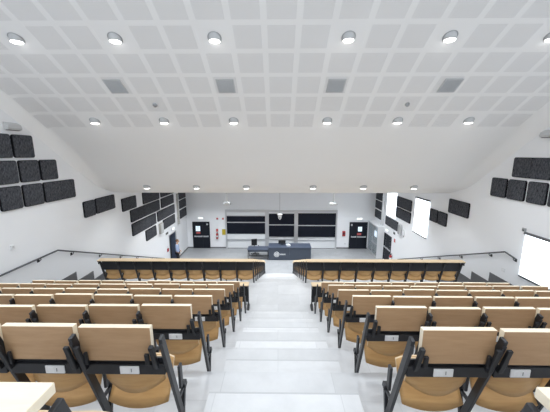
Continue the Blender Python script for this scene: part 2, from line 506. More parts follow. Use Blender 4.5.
# emergency lights under the cove
for x, y, z, s, nm in ((XL, 7.52, 7.95, 1, 'left'), (XR, 7.86, 7.78, -1, 'right')):
    r = thing('emergency_light', 'grey wedge shaped emergency light high on the %s wall under the ceiling' % nm, 'emergency light', (x, y, z))
    b = B()
    a = [(0, -.1), (0, .1), (.11, .04), (.14, -.05), (.10, -.1)]
    va = [b.verts.new((s*p, -.2, q)) for p, q in a]; vb = [b.verts.new((s*p, .2, q)) for p, q in a]
    for i in range(5): b.faces.new((va[i], va[(i+1) % 5], vb[(i+1) % 5], vb[i]))
    b.faces.new(va); b.faces.new(vb); obj('light_body', b, 'lgrey', r, bevel=.006)
    b = B(); add_box(b, *sorted((s*.02, s*.09)), -.17, .17, -.112, -.1); obj('light_lens', b, 'dark', r)

# ------------------------------------------------------------------ acoustic panels
def round_prism(bm, y0, y1, z0, z1, x0, x1, rad=.06, mi=0, n=6, inset=0):
    pts = []
    for cy, cz, a0 in ((y1-rad, z1-rad, 0), (y0+rad, z1-rad, PI/2), (y0+rad, z0+rad, PI), (y1-rad, z0+rad, 1.5*PI)):
        for i in range(n+1):
            a = a0+PI/2*i/n; pts.append((cy+rad*math.cos(a), cz+rad*math.sin(a)))
    va = [bm.verts.new((x0, p, q)) for p, q in pts]; vb = [bm.verts.new((x1, p, q)) for p, q in pts]
    for i in range(len(pts)):
        j = (i+1) % len(pts); bm.faces.new((va[i], va[j], vb[j], vb[i])).material_index = mi
    bm.faces.new(va).material_index = mi; bm.faces.new(vb).material_index = mi
def panel(side, y0, y1, z0, z1, label):
    x, s = (XL, 1) if side == 'left' else (XR, -1)
    cy, cz = (y0+y1)/2, z0
    r = thing('acoustic_panel', label, 'acoustic panel', (x, cy, cz), group='charcoal acoustic panels on the %s wall' % side)
    w, h = y1-y0-.016, z1-z0
    b = B(); round_prism(b, -w/2, w/2, 0, h, s*.002, s*.045); obj('panel_edge', b, 'feltedge', r)
    n = max(1, round(w/.66)); 
    for i in range(n):
        a, c = -w/2+.012+(w-.024)*i/n, -w/2+.012+(w-.024)*(i+1)/n
        b = B(); round_prism(b, a+.004, c-.004, .014, h-.014, s*.044, s*.056, .05); f = obj('felt_face', b, 'felt', r, bevel=.004)
LP = [
 (6.26, 6.91, 7.13, 7.75, 'square charcoal panel at the picture edge, top row on left wall'),
 (6.95, 7.53, 7.13, 7.75, 'square charcoal panel cut by picture edge, top row on left wall'),
 (7.56, 8.21, 7.13, 7.75, 'square charcoal panel at the right end of the top row, near left wall'),
 (6.95, 7.59, 6.45, 7.06, 'square charcoal panel at the left of the middle row, near left wall'),
 (7.63, 8.29, 6.45, 7.06, 'square charcoal panel in the centre of the middle row, near left wall'),
 (8.32, 8.97, 6.45, 7.06, 'square charcoal panel at the right end of the middle row, near left wall'),
 (6.95, 7.59, 5.76, 6.38, 'square charcoal panel at the left of the bottom row, near left wall'),
 (7.63, 8.31, 5.76, 6.38, 'square charcoal panel beside the long one, bottom row near left wall'),
 (8.34, 9.64, 5.76, 6.38, 'long charcoal panel ending the bottom row, near left wall'),
 (9.94, 10.59, 4.91, 5.51, 'single square charcoal panel joined to a long one above left handrail'),
 (10.62, 11.91, 4.92, 5.52, 'long charcoal panel joined to a square one above left handrail'),
 (12.43, 13.72, 4.62, 5.22, 'lone long charcoal panel left of the big stepped group, left wall'),
 (14.41, 16.44, 4.62, 5.24, 'wide charcoal panel under the soffit, first of top row, left stepped group'),
 (13.07, 16.4, 3.96, 4.56, 'widest charcoal panel, second row of the left stepped group'),
 (13.1, 15.79, 3.26, 3.88, 'wide charcoal panel, third row of the left stepped group'),
 (14.42, 15.72, 2.58, 3.17, 'lowest charcoal panel left of the small beige speaker, left wall'),
 (16.65, 18.85, 4.64, 5.26, 'charcoal panel under the soffit beside the column speaker, left wall'),
 (16.64, 18.67, 3.98, 4.57, 'charcoal panel in second row just left of the column speaker'),
 (15.99, 18.75, 3.28, 3.88, 'wide charcoal panel in third row just left of the column speaker'),
 (16.71, 18.69, 2.6, 3.2, 'lowest charcoal panel above the open doorway, left wall'),
 (19.66, 21.4, 4.0, 4.65, 'top charcoal panel between column speaker and front corner, left wall'),
 (19.66, 21.4, 3.32, 3.93, 'middle charcoal panel between column speaker and front corner, left wall'),
 (19.66, 21.4, 2.6, 3.22, 'bottom charcoal panel between column speaker and front corner, left wall'),
]
LS = 7.05/7.15
def ly(y): return y*LS
def lz(z): return H+(z-H)*LS
for p in LP: panel('left', ly(p[0]), min(ly(p[1]), 20.82), lz(p[2]), lz(p[3]), p[4])
RP = [
 (19.52, 20.78, 3.96, 4.65, 'top charcoal panel between right column speaker and front corner'),
 (19.52, 20.78, 3.30, 3.88, 'middle charcoal panel between right column speaker and front corner'),
 (19.52, 20.78, 2.6, 3.19, 'bottom charcoal panel between right column speaker and front corner'),
 (15.19, 17.12, 4.09, 4.71, 'upper wide charcoal panel between the two far blinds, right wall'),
 (15.19, 17.12, 3.41, 4.02, 'lower wide charcoal panel between the two far blinds, right wall'),
 (16.69, 18.67, 2.54, 3.12, 'wide charcoal panel under the farthest blind above the side door, right wall'),
 (12.62, 13.29, 4.09, 4.68, 'square charcoal panel beside the middle blind, left of a pair, right wall'),
 (11.92, 12.59, 4.09, 4.68, 'square charcoal panel, right of the pair beside the middle blind'),
 (10.6, 11.9, 4.77, 5.37, 'long charcoal panel alone between the two charcoal groups, right wall'),
 (7.6, 8.88, 6.53, 7.13, 'long charcoal panel on top of the near group, right wall'),
 (9.0, 9.66, 5.83, 6.45, 'square charcoal panel at the far end of the near group, right wall'),
 (8.31, 8.96, 5.83, 6.45, 'second square charcoal panel of the near lower row, right wall'),
 (7.63, 8.25, 5.83, 6.45, 'third square charcoal panel of the near lower row, right wall'),
 (6.94, 7.58, 5.83, 6.45, 'square charcoal panel cut by the picture edge, near right wall'),
]
for p in RP: panel('right', *p)

# ------------------------------------------------------------------ windows and blinds on the right wall
def window(n, r, label, label_b, blind=True):
    y0, y1, z0, z1 = r
    b = B()
    for a in ((y0, y0+.05, z0, z1), (y1-.05, y1, z0, z1), (y0+.05, y1-.05, z0, z0+.05), (y0+.05, y1-.05, z1-.05, z1)):
        add_box(b, XR, XR+.2, *a)
    w = struct('window_%d' % n, b, 'white', label, 'window')
    b = B(); add_box(b, XR+.17, XR+.18, y0+.05, y1-.05, z0+.05, z1-.05)
    obj('window_glass', b, 'sky', w)
    if not blind: return
    cy = (y0+y1)/2; hw = (y1-y0)/2+.02
    t = thing('roller_blind', label_b, 'blind', (XR, cy, z0-.02), group='white roller blinds')
    h = z1-z0+.04
    part('blind_fabric', 'blind', t, (-.052, -.046, -hw, hw, .03, h))
    part('blind_cassette', 'bar', t, (-.09, -.004, -hw-.03, hw+.03, h, h+.06), bevel=.008)
    part('bottom_bar', 'bar', t, (-.065, -.033, -hw-.01, hw+.01, -.02, .035), bevel=.006)
window(1, W1, 'bright tall window nearest the front, right wall', '', False)
window(2, W2, 'middle window behind a white blind, right wall', 'tall glowing white roller blind between two charcoal panel groups, right wall')
window(3, W3, 'near window behind a white blind, right wall', 'wide glowing white roller blind at the right picture edge beside the handrail')
# plain bright blind without visible bars in the far window
t = thing('roller_blind', 'glowing white roller blind of the window nearest the front, above a charcoal panel', 'blind', (XR, (W1[0]+W1[1])/2, W1[2]+.02), group='white roller blinds')
part('blind_fabric', 'blind', t, (-.03, -.024, -.70, .70, 0, 1.8))
part('bottom_bar', 'lgrey', t, (-.035, -.019, -.70, .70, -.02, .0))
# little boxes on the walls
r = thing('wall_sensor', 'small grey sensor box on the right wall above the near blind', 'sensor', (XR, 8.15, 4.955))
part('sensor_body', 'sensor', r, (-.05, 0, -.055, .055, 0, .11), bevel=.008); part('sensor_lens', 'dark', r, (-.054, -.049, -.03, .03, .03, .06))
r = thing('wall_outlet', 'white square wall plate under the right handrail', 'wall plate', (XR, 8.68, 3.45))
part('outlet_plate', 'white', r, (-.012, 0, -.07, .07, 0, .12), bevel=.004); part('outlet_insert', 'paper', r, (-.016, -.011, -.035, .035, .03, .09))
r = thing('wall_thermostat', 'small white thermostat box alone on the left wall above the handrail', 'thermostat', (XL, ly(7.08), lz(4.71)))
part('thermostat_body', 'white', r, (0, .05, -.05, .05, 0, .12), bevel=.008); part('thermostat_dial', 'lgrey', r, (.049, .054, -.025, .025, .05, .09))

# ------------------------------------------------------------------ handrails
def handrail(name, x, s, pts, brs, label):
    r = thing('handrail', label, 'handrail', (x, 8.5, ZLAND), group='dark handrails along the walls')
    off = Vector((x, 8.5, ZLAND))
    P = [Vector((x+s*.09, y, z)) for y, z in pts]
    b = B(); add_tube(b, [p-off for p in P], .024, 12); obj('rail', b, 'grey', r)
    for y in brs:
        for (ya, za), (yb, zb) in zip(pts, pts[1:]):
            if ya <= y <= yb: z = za+(zb-za)*(y-ya)/(yb-ya)
        b = B(); q = Vector((x, y, z-.09))-off
        add_tube(b, [q, q+Vector((s*.07, 0, 0)), q+Vector((s*.09, 0, .03)), q+Vector((s*.09, 0, .08))], .012, 8)
        add_box(b, *sorted((q.x, q.x+s*.012)), q.y-.04, q.y+.04, q.z-.045, q.z+.045)
        obj('rail_bracket', b, 'metal', r)
M['grey_rail'] = plain('dark grey painted rail', (.09, .093, .10), .4, metal=.3)
M['grey'] , _g = M['grey_rail'], M['grey']
SLP = (4.2-2.13)/(13.36-8.46)
handrail('l', XL, 1, [(ly(a), lz(c)) for a, c in ((5.2, 4.18), (8.46, 4.2), (13.4, 4.2-SLP*4.94), (16.4, 4.2-SLP*7.94))], [ly(a) for a in (6.3, 7.8, 9.1, 10.55, 11.92, 13.3, 14.8)], 'dark tubular handrail rising and bending along the left wall')
handrail('r', XR, -1, [(8.18, 4.07), (8.62, 4.15), (14.66, 1.59), (16.2, .94)], (8.28, 9.25, 10.71, 12.14, 13.6, 15.2), 'dark tubular handrail along the right wall ending at the near blind')
M['grey'] = _g

# ------------------------------------------------------------------ lecture seats
def shell(hw, zb, zt, yf, th, nu=14, nv=6, rc=.05):
    """curved plywood shell: zb(u), zt(u) lower and upper edge, yf(u, v) rear surface"""
    bm = B(); g = [[], []]
    for side in (0, 1):
        for i in range(nu+1):
            u = -1+2*i/nu; col = []
            for j in range(nv+1):
                v = j/nv; z = zb(u)+(zt(u)-zb(u))*v
                col.append(bm.verts.new((u*hw, yf(u, v)+side*th, z)))
            g[side].append(col)
    for side in (0, 1):
        for i in range(nu):
            for j in range(nv):
                f = bm.faces.new((g[side][i][j], g[side][i+1][j], g[side][i+1][j+1], g[side][i][j+1])); f.smooth = True
    def rim(seq):
        for (a, b) in zip(seq, seq[1:]):
            f = bm.faces.new((a[0], b[0], b[1], a[1])); f.material_index = 1
    rim([(g[0][i][0], g[1][i][0]) for i in range(nu+1)]); rim([(g[0][i][nv], g[1][i][nv]) for i in range(nu+1)])
    rim([(g[0][0][j], g[1][0][j]) for j in range(nv+1)]); rim([(g[0][nu][j], g[1][nu][j]) for j in range(nv+1)])
    return bm

POST_A = Vector((0, .03+.30*DD, -DD)); 
def post_mesh(top, foot, pw=.026):
    b = B()
    a = Vector((0, .03-.30*foot, foot)); t = Vector((0, .03-.30*top, top))
    add_bar(b, a, t, pw, .058)
    # rounded head plate
    add_bar(b, t-Vector((0, -.018, .06)), t+Vector((0, -.005, .035)), pw, .05)
    return b
def seat_common(r, dx_posts, foot, top, sh=0, pw=.026):
    b = shell(.232, lambda u: .285+.085*u*u, lambda u: .63-.03*u*u, lambda u, v: -.088+.05*u*u-.035*v, .014)
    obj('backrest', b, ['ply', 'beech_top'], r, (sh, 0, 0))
    b = shell(.238, lambda u: .135+.035*u*u, lambda u: .48-.05*abs(u)**4, lambda u, v: -.075+.03*u*u+.17*v**.8, .016)
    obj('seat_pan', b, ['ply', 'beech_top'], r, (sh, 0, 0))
    for dx in dx_posts:
        add_post(r, dx, foot, top, pw)
def add_post(r, dx, foot, top, pw=.026):
    p = obj('post', post_mesh(top, foot, pw), 'metal', r, (dx, 0, 0), bevel=.005)
    b = B(); s = 1
    add_bar(b, (0, .045, -.08), (0, .115, .17), .03, .035); add_bar(b, (0, .115, .17), (0, .10, .22), .05, .05)
    add_bar(b, (0, -.01, .16), (0, .115, .17), .02, .03); add_bar(b, (0, .06, .21), (0, .055, .42), .022, .05)
    obj('seat_hinge', b, 'metal', p, bevel=.004)

BW = .506
END = .075
def make_near(sign, ext=0.):
    """sign: +1 aisle lies to the right of the seat (left block), -1 to the left"""
    r = thing('lecture_seat', 'x', 'seat')
    seat_common(r, (sign*(PITCH/2+ext),), -DD, .835, sign*ext*.5)
    b = B(); add_box(b, -BW/2, BW/2, -.185, -.141, .650, .911)
    finish(b, .004, 2)
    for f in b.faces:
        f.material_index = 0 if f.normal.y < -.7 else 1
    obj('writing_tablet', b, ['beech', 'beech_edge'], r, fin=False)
    for s in (-1, 1):
        if ext and s == sign: continue
        b = B(); add_bar(b, (s*.234, -.19, .585), (s*.234, -.245, .80), .034, .022); add_bar(b, (s*.234, -.19, .60), (s*.234, -.15, .60), .034, .03)
        add_bar(b, (s*.207, -.197, .63), (s*.207, -.207, .73), .02, .02)
        obj('tablet_bracket', b, 'dark', r, bevel=.004)
    if ext:
        b = B(); add_bar(b, (sign*(BW/2+.018), -.17, .585), (sign*(BW/2+.018), -.235, .80), .032, .03); add_bar(b, (sign*(BW/2-.03), -.198, .63), (sign*(BW/2-.03), -.207, .72), .03, .02); obj('tablet_bracket', b, 'dark', r, bevel=.004)
    b = B(); xs_ = (-.253, .253+ext) if sign > 0 else (-.253-ext, .253); add_box(b, *xs_, -.172, -.132, .526, .607); add_box(b, *xs_, -.150, -.134, .607, .648)
    obj('crossbeam', b, 'metal', r, bevel=.003)
    b = B(); add_box(b, -.069, .069, -.181, -.172, -.031, .031); 
    so = obj('power_socket', b, 'white', r, (sign*.075, 0, .567), bevel=.003)
    b = B()
    add_box(b, -.045, -.006, -.1835, -.1805, -.02, .02); obj('socket_outlet', b, 'paper', so)
    b = B(); add_box(b, .012, .018, -.1835, -.1805, -.012, .014); obj('socket_switch', b, 'grey', so)
    return r
ords = ['first', 'second', 'third', 'fourth', 'fifth', 'sixth', 'seventh', 'eighth', 'ninth']
near_src = {(sg, e): make_near(sg, END if e else 0.) for sg in (1, -1) for e in (True, False)}
used = {}
NL = {-1: 2, 0: 5, 1: 6, 2: 8, 3: 9, 4: 9, 5: 9}
NR = {-1: 2, 0: 5, 1: 6, 2: 8, 3: 8, 4: 8, 5: 8}
rown = {-1: 'row at the picture bottom', 0: 'nearest full row', 1: 'second nearest row', 2: 'third nearest row', 3: 'fourth nearest row', 4: 'fifth nearest row', 5: 'sixth nearest row'}
for k in range(-1, 6):
    for sign, cnt, side in ((1, NL[k], 'left'), (-1, NR[k], 'right')):
        for i in range(cnt):
            x = XA - sign*(AW + (END if k >= 0 else .0) + PITCH*(i+.5))
            key = (sign, i == 0 and k >= 0); src = near_src[key]
            if key not in used: o = src; used[key] = True
            else: o = copy_tree(src)
            o.location = (x, edgeY(k), edgeZ(k))
            o['label'] = 'beech folding seat with white socket, %s from aisle, %s, %s block' % (ords[i], rown[k], side)
            o['group'] = 'folding lecture seats in the upper %s block' % side
            for ch in o.children:
                if ch.name.startswith('writing_tablet'):
                    if k == -1:      # tablet folded open: rotated about x so that it lies flat
                        ch.rotation_euler = (PI/2, 0, 0); ch.location = (0, .454, 1.076)
                    else:
                        dz = random.uniform(-.004, .010)
                        ch.rotation_euler = (random.uniform(0, .022), 0, 0); ch.location = (0, 0, dz)
            if i == cnt-1 and k >= 0:
                add_post(o, -sign*PITCH/2, -DD, .835)

# desk in front of the first row of the upper block
def row_desk(x0, x1, y, z, nb, label, group=None, rot=0, front=False, sign=1, gz=0, hh=.85):
    """x0 = aisle end (local 0), runs along sign; y edge line, z level of the people's floor behind it"""
    r = thing('row_desk', label, 'desk', (x0, y, z-gz), rot, group)
    L = abs(x1-x0); zz = gz
    def X(a, b_): 
        p, q = -sign*a, -sign*b_; return min(p, q), max(p, q)
    b = B(); add_box(b, *X(-.02, L+.02), -.335, -.125, zz+hh, zz+hh+.026)
    finish(b, .004, 2)
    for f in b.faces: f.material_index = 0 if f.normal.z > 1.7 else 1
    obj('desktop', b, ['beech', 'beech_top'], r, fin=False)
    if not front:
        for i in range(nb):
            a = i*L/nb
            part('modesty_panel', 'mesh', r, (*X(a+.026, a+L/nb-.026), -.168, -.160, zz+.52, zz+.845))
        for i in range(nb):
            a = i*L/nb
            part('crossbeam', 'metal', r, (*X(a+.024, a+L/nb-.024), -.165, -.140, zz+.50, zz+.545))
        for i in range(nb+1):
            a = i*L/nb
            b = B(); c0, c1 = X(a-.012, a+.012); add_box(b, c0, c1, -.32, -.27, zz+.825, zz+.85); add_box(b, c0, c1, -.30, -.27, zz+.74, zz+.825)
            obj('desk_bracket', b, 'metal', r)
    else:
        part('modesty_panel', 'mesh', r, (*X(.03, L-.03), -.13, -.115, zz+.18, zz+hh-.005))
        for i in range(0, nb+1):
            a = min(max(i*L/nb, .015), L-.015)
            b = B(); c0, c1 = X(a-.015, a+.015); add_box(b, c0, c1, -.16, -.09, zz+.03, zz+hh); add_box(b, c0, c1, -.32, -.16, zz+hh-.1, zz+hh)
            bf = [b.verts.new((cx, cy, cz)) for cx in X(a-.03, a+.03) for cy, cz in ((-.26, zz), (.02, zz), (-.10, zz+.12), (-.15, zz+.12))]
            for f in ((0,1,2,3), (4,7,6,5), (0,4,5,1), (1,5,6,2), (2,6,7,3), (3,7,4,0)): b.faces.new([bf[q] for q in f])
            obj('leg', b, 'metal', r)
    return r
for sign, n, side in ((1, 9, 'left'), (-1, 8, 'right')):
    xa = XA-sign*AW
    row_desk(xa, xa-sign*(PITCH*n+END), edgeY(6)+.1, ZLAND, n, 'long beech desk with black front panel below the upper %s seats' % side, 'front desks of the seat blocks', front=True, sign=sign, hh=.74)

# lower block
def make_far(sign):
    r = thing('lecture_seat', 'x', 'seat')
    seat_common(r, (sign*PITCH/2,), -RISE_F, .80, 0, .042)
    return r
far_l, far_r = make_far(1), make_far(-1)
fused = {1: False, -1: False}
rowf = ['rearmost row', 'second row down', 'third row down', 'fourth row down', 'fifth row down', 'sixth row down', 'seventh row down', 'eighth row down', 'front row']
AWF = [.85 if j == 0 else .85 for j in range(10)]
for sign, side in ((1, 'left'), (-1, 'right')):
    xa = XA-sign*AW
    for j in range(9):
        n = 9; cnt = 9 if j == 0 else 3
        slant = (.045 if (sign > 0 and j == 0) else .0 if sign > 0 else .03) * sign     # outer end lies farther back
        ang = math.atan(slant)
        src = far_l if sign > 0 else far_r
        for i in range(cnt):
            d = PITCH*(i+.5)
            if not fused[sign]: o = src; fused[sign] = True
            else: o = copy_tree(src)
            o.location = (xa-sign*d, fY(j)+(.02 if j else 0), fZ(j))
            o['label'] = 'beech seat under the long desk, %s from aisle, %s, lower %s block' % (ords[i], rowf[j], side)
            o['group'] = 'lecture seats in the lower %s block' % side
            if i == cnt-1 and j == 0: add_post(o, -sign*PITCH/2, -RISE_F, .80, .042)
        row_desk(xa, xa-sign*PITCH*n, fY(j)+.0, fZ(j), n, 'long beech row desk with black panels, %s, lower %s block' % (rowf[j], side), 'row desks of the lower block', rot=0, sign=sign)
    row_desk(xa, xa-sign*PITCH*9, fY(9)+.1, 0., 9, 'long beech desk with black front panel facing the stage, lower %s block' % side, 'front desks of the seat blocks', front=True, sign=sign, hh=.74)

# ------------------------------------------------------------------ front wall: doors, boards, signs
def double_door(n, cx, label, axis='x', y=YF, w=1.3, h=2.06, stickers=True, flip=1):
    b = B()
    if axis == 'x':
        for a in ((cx-w/2-.06, cx-w/2, 0, h+.06), (cx+w/2, cx+w/2+.06, 0, h+.06), (cx-w/2, cx+w/2, h, h+.06)):
            add_box(b, a[0], a[1], y-.07, y-.001, a[2], a[3])
    d = struct('door_%d' % n, b, 'door', label, 'door')
    s = cx+.12*flip
    for i, (x0, x1) in enumerate(((cx-w/2+.005, s-.004), (s+.004, cx+w/2-.005))):
        part('door_leaf', 'door', d, (x0, x1, y-.05, y-.005, .01, h-.005))
    for x0, x1 in ((cx-w/2+.08, s-.03), (s+.05, cx+w/2-.05)):
        b = B(); add_box(b, x0, x1, y-.13, y-.09, .93, 1.02); add_box(b, x0, x0+.06, y-.09, y-.05, .92, 1.03); add_box(b, x1-.06, x1, y-.09, y-.05, .92, 1.03)
        obj('push_bar', b, 'alu', d)
    return d
d1 = double_door(1, -5.95, 'dark slate double door left of the chalkboards', w=1.2)
d2 = double_door(2, 6.15, 'dark slate double door right of the chalkboards', w=1.24, flip=-1)
part('vision_panel', 'vision', d1, (-6.36, -6.02, YF-.056, YF-.049, 1.38, 1.78)); part('door_sticker', 'print', d1, (-6.34, -6.02, YF-.056, YF-.049, 1.18, 1.33)); part('vision_mullion', 'lgrey', d1, (-6.2, -6.17, YF-.058, YF-.056, 1.38, 1.78))
part('vision_panel', 'vision', d2, (6.12, 6.42, YF-.056, YF-.049, 1.40, 1.76)); part('door_sticker', 'print', d2, (6.06, 6.38, YF-.056, YF-.049, 1.10, 1.27))
part('door_closer', 'lgrey', d1, (-5.52, -5.40, YF-.09, YF-.05, 1.88, 1.98)); part('door_closer', 'lgrey', d2, (5.56, 5.68, YF-.09, YF-.05, 1.84, 1.98))

def exit_light(x, y, z, label, axis='x', s=1):
    r = thing('exit_light', label, 'exit light', (x, y, z), group='lit white exit lights')
    if axis == 'x':
        part('light_body', 'white', r, (-.2, .2, -.06, 0, 0, .16), bevel=.01); part('light_panel', 'exit', r, (-.18, .18, -.068, -.059, .015, .145))
    else:
        part('light_body', 'white', r, (*sorted((0, s*.06)), -.2, .2, 0, .16), bevel=.01); part('light_panel', 'exit', r, (*sorted((s*.059, s*.068)), -.18, .18, .015, .145))
exit_light(-5.95, YF, 2.33, 'small lit white exit light above the dark door left of the boards')
exit_light(6.2, YF, 2.3, 'small lit white exit light above the dark door right of the boards')
exit_light(XL, 17.95, 2.27, 'small lit white exit light above the open doorway, left wall', 'y', 1)
exit_light(XR, 18.2, 2.12, 'small lit white exit light above the side door, right wall', 'y', -1)

# chalkboards
def lbx(b, x0, x1, z0, z1, t0=.06, t1=0.): add_box(b, x0, x1, YF-t0, YF-t1-.001, z0, z1)
fr = thing('chalkboard_mount', 'silver aluminium frame that carries the three chalkboards on the front wall', 'board frame', (.25, YF, 0))
def fpart(name, mat, x0, x1, z0, z1, t0, t1=0.): return part(name, mat, fr, (x0-.25, x1-.25, -t0, -t1-.002, z0, z1), bevel=.0)
fpart('top_rail', 'alu', -4.05, 4.5, 2.93, 3.08, .13)
for x0, x1 in ((-4.05, -3.94), (-1.0, -.72), (1.23, 1.51), (4.39, 4.5)): fpart('upright', 'alu', x0, x1, 0, 2.93, .13)
fpart('chalk_rail', 'alu', -3.94, -1.0, .66, .72, .11); fpart('chalk_rail', 'alu', -.72, 1.23, .72, .78, .11); fpart('chalk_rail', 'alu', 1.51, 4.39, .68, .74, .11)
fpart('apron_panel', 'wboard', -3.94, -1.0, .04, .64, .035); fpart('apron_panel', 'wboard', -.72, 1.23, .04, .70, .035); fpart('apron_panel', 'wboard', 1.51, 4.39, .04, .66, .035)
def board(x0, x1, z0, zm, z1, label, white=False):
    t = thing('chalkboard', label, 'chalkboard', ((x0+x1)/2, YF, z0), group='three sliding chalkboards')
    w = (x1-x0)/2-.004
    part('lower_board', 'board', t, (-w, w, -.10, -.075, .02, zm-z0-.03))
    part('upper_board', 'board', t, (-w, w, -.07, -.045, zm-z0+.03, z1-z0-.02))
    part('middle_rail', 'alu', t, (-w, w, -.112, -.05, zm-z0-.035, zm-z0+.03))
    part('top_edge', 'alu', t, (-w, w, -.085, -.04, z1-z0-.025, z1-z0+.02)); part('bottom_edge', 'alu', t, (-w, w, -.112, -.06, 0, .02))
    if white:
        part('screen_case', 'wboard', t, (-w, w, -.09, -.03, z1-z0+.03, z1-z0+.30), bevel=.01)
        part('white_panel', 'wboard', t, (-w, w, -.09, -.06, -.42, -.01))
board(-3.94, -1.0, 1.17, 2.1, 2.61, 'black chalkboard with white strip above, left one of three', True)
board(-.72, 1.23, .95, 1.91, 2.8, 'narrow black chalkboard in the centre behind the desk')
board(1.51, 4.39, .93, 1.865, 2.84, 'black chalkboard on the right of three, above white apron')

def wall_sign(x, z0, z1, w, mat, label, cat='sign', grp=None):
    r = thing('wall_sign', label, cat, (x, YF, z0), group=grp)
    h = z1-z0
    part('sign_plate', 'white', r, (-w/2, w/2, -.02, 0, 0, h)); part('sign_print', mat, r, (-w/2+.02, w/2-.02, -.024, -.019, h*.18, h-.02))
wall_sign(-4.68, 2.26, 2.45, .18, 'print', 'small square red sign high beside the left board, left of two')
wall_sign(-4.24, 2.26, 2.45, .17, 'print', 'small square red sign high beside the left board, right of two')
wall_sign(-4.2, .98, 1.55, .32, 'yellow', 'yellow upright notice beside the left chalkboard')
wall_sign(-4.72, 1.28, 1.58, .2, 'print', 'red and white fire point sign above a red extinguisher, left of yellow notice')
def extinguisher(x, y, z, label, wx=0, wy=0):
    r = thing('fire_extinguisher', label, 'fire extinguisher', (x, y, z), group='red fire extinguishers')
    b = B(); add_lathe(b, [(.06, 0), (.075, .02), (.075, .38), (.06, .43), (.03, .46)], 20); obj('cylinder_body', b, 'red', r)
    b = B(); add_lathe(b, [(.0762, .15), (.0762, .28)], 20); obj('label_band', b, 'paper', r)
    b = B(); add_lathe(b, [(.028, .46), (.02, .52)], 12); add_box(b, -.02, .09, -.012, .012, .51, .53); obj('valve_handle', b, 'metal', r)
    b = B(); add_tube(b, [(.03, 0, .50), (.10, 0, .44), (.10, 0, .25), (.085, 0, .12)], .012, 8); obj('hose', b, 'dark', r)
    b = B(); add_box(b, min(0, wx)-.02, max(0, wx)+.02, min(0, wy)-.02, max(0, wy)+.02, .30, .33); obj('wall_bracket', b, 'metal', r)
extinguisher(-4.72, YF-.10, .78, 'red fire extinguisher on the front wall left of yellow notice', wy=.09)
extinguisher(XR-.12, 17.2, .12+.28, 'red fire extinguisher beside the side door, right wall', wx=.10)
r = thing('fire_alarm_box', 'red alarm box on the front wall right of the chalkboards', 'alarm box', (5.05, YF, 1.02))
part('box_body', 'red', r, (-.11, .11, -.09, 0, 0, .40), bevel=.012); part('box_window', 'metal', r, (-.06, .06, -.095, -.089, .12, .30))
r = thing('wall_socket', 'small white socket low on the front wall right of the boards', 'socket', (5.2, YF, .35))
part('socket_plate', 'lgrey', r, (-.06, .06, -.014, 0, 0, .08)); part('socket_insert', 'paper', r, (-.04, .04, -.018, -.013, .02, .06))

# side door in the right wall
b = B(); y0, y1, z0, z1 = RD
for a in ((y0, y0+.05, 0, z1), (y1-.05, y1, 0, z1), (y0+.05, y1-.05, z1-.05, z1)): add_box(b, XR-.02, XR+.12, *a)
d3 = struct('door_3', b, 'door', 'dark slate side door in the right wall with a diagonal looking push bar', 'door')
part('door_leaf', 'door', d3, (XR+.02, XR+.07, y0+.052, (y0+y1)/2-.004, .01, z1-.055)); part('door_leaf', 'door', d3, (XR+.02, XR+.07, (y0+y1)/2+.004, y1-.052, .01, z1-.055))
for a, c in ((y0+.08, (y0+y1)/2-.05), ((y0+y1)/2+.05, y1-.08)):
    b = B(); add_box(b, XR-.05, XR-.01, a, c, .93, 1.0); add_box(b, XR-.01, XR+.02, a, a+.05, .92, 1.01); add_box(b, XR-.01, XR+.02, c-.05, c, .92, 1.01); obj('push_bar', b, 'alu', d3)
part('glazing_strip', 'glass', d3, (XR+.012, XR+.02, y0+.2, y0+.26, .3, 1.7)); part('glazing_strip', 'glass', d3, (XR+.012, XR+.02, y1-.28, y1-.22, .3, 1.7))
d3['label'] = 'dark slate side door in the right wall beside a red extinguisher'
def side_sign(x, s, y0, y1, z0, z1, mat, label):
    r = thing('wall_sign', label, 'sign', (x, (y0+y1)/2, z0)); w = (y1-y0)/2; h = z1-z0
    part('sign_plate', 'white', r, (*sorted((0, s*.02)), -w, w, 0, h)); part('sign_print', mat, r, (*sorted((s*.019, s*.024)), -w+.02, w-.02, .02, h-.02))
side_sign(XR, -1, 17.0, 17.3, 2.22, 2.4, 'metal', 'small dark sign above and right of the side door, right wall')
side_sign(XR, -1, 16.88, 17.12, 1.74, 2.0, 'print', 'small red sign beside the side door, right wall')
side_sign(XL, 1, 16.78, 17.18, 2.22, 2.39, 'metal', 'small dark sign left of the lit exit light, left wall')
r = thing('fire_call_point', 'red and white call point left of the open doorway, left wall', 'call point', (XL, 16.92, 1.12))
part('call_box', 'red', r, (0, .06, -.09, .09, 0, .2), bevel=.01); part('call_plate', 'white', r, (0, .03, -.08, .08, .22, .36))

# glazed vestibule in the front right corner
XG = 6.95
g0 = B()
for a in ((18.82, 18.90, 0, 2.2), (20.74, 20.80, 0, 2.2), (19.80, 19.86, 0, 2.2)): add_box(g0, XG-.03, XG+.03, a[0], a[1], a[2], a[3])
add_box(g0, XG-.03, XG+.03, 18.9, 19.8, 2.14, 2.2); add_box(g0, XG-.03, XG+.03, 19.86, 20.74, 2.14, 2.2)
add_box(g0, XG-.03, XG+.03, 18.9, 19.8, .0, .1); add_box(g0, XG-.03, XG+.03, 19.86, 20.74, .0, .1)
d4 = struct('door_4', g0, 'alu', 'glazed door and screen in the front right corner', 'door')
part('glass_pane', 'glass', d4, (XG-.006, XG+.006, 18.9, 19.8, .1, 2.14)); part('glass_pane', 'glass', d4, (XG-.006, XG+.006, 19.86, 20.74, .1, 2.14))
part('push_bar', 'alu', d4, (XG-.12, XG-.08, 18.95, 19.75, .95, 1.02), (XG-.08, XG-.006, 18.95, 19.0, .95, 1.02), (XG-.08, XG-.006, 19.7, 19.75, .95, 1.02))
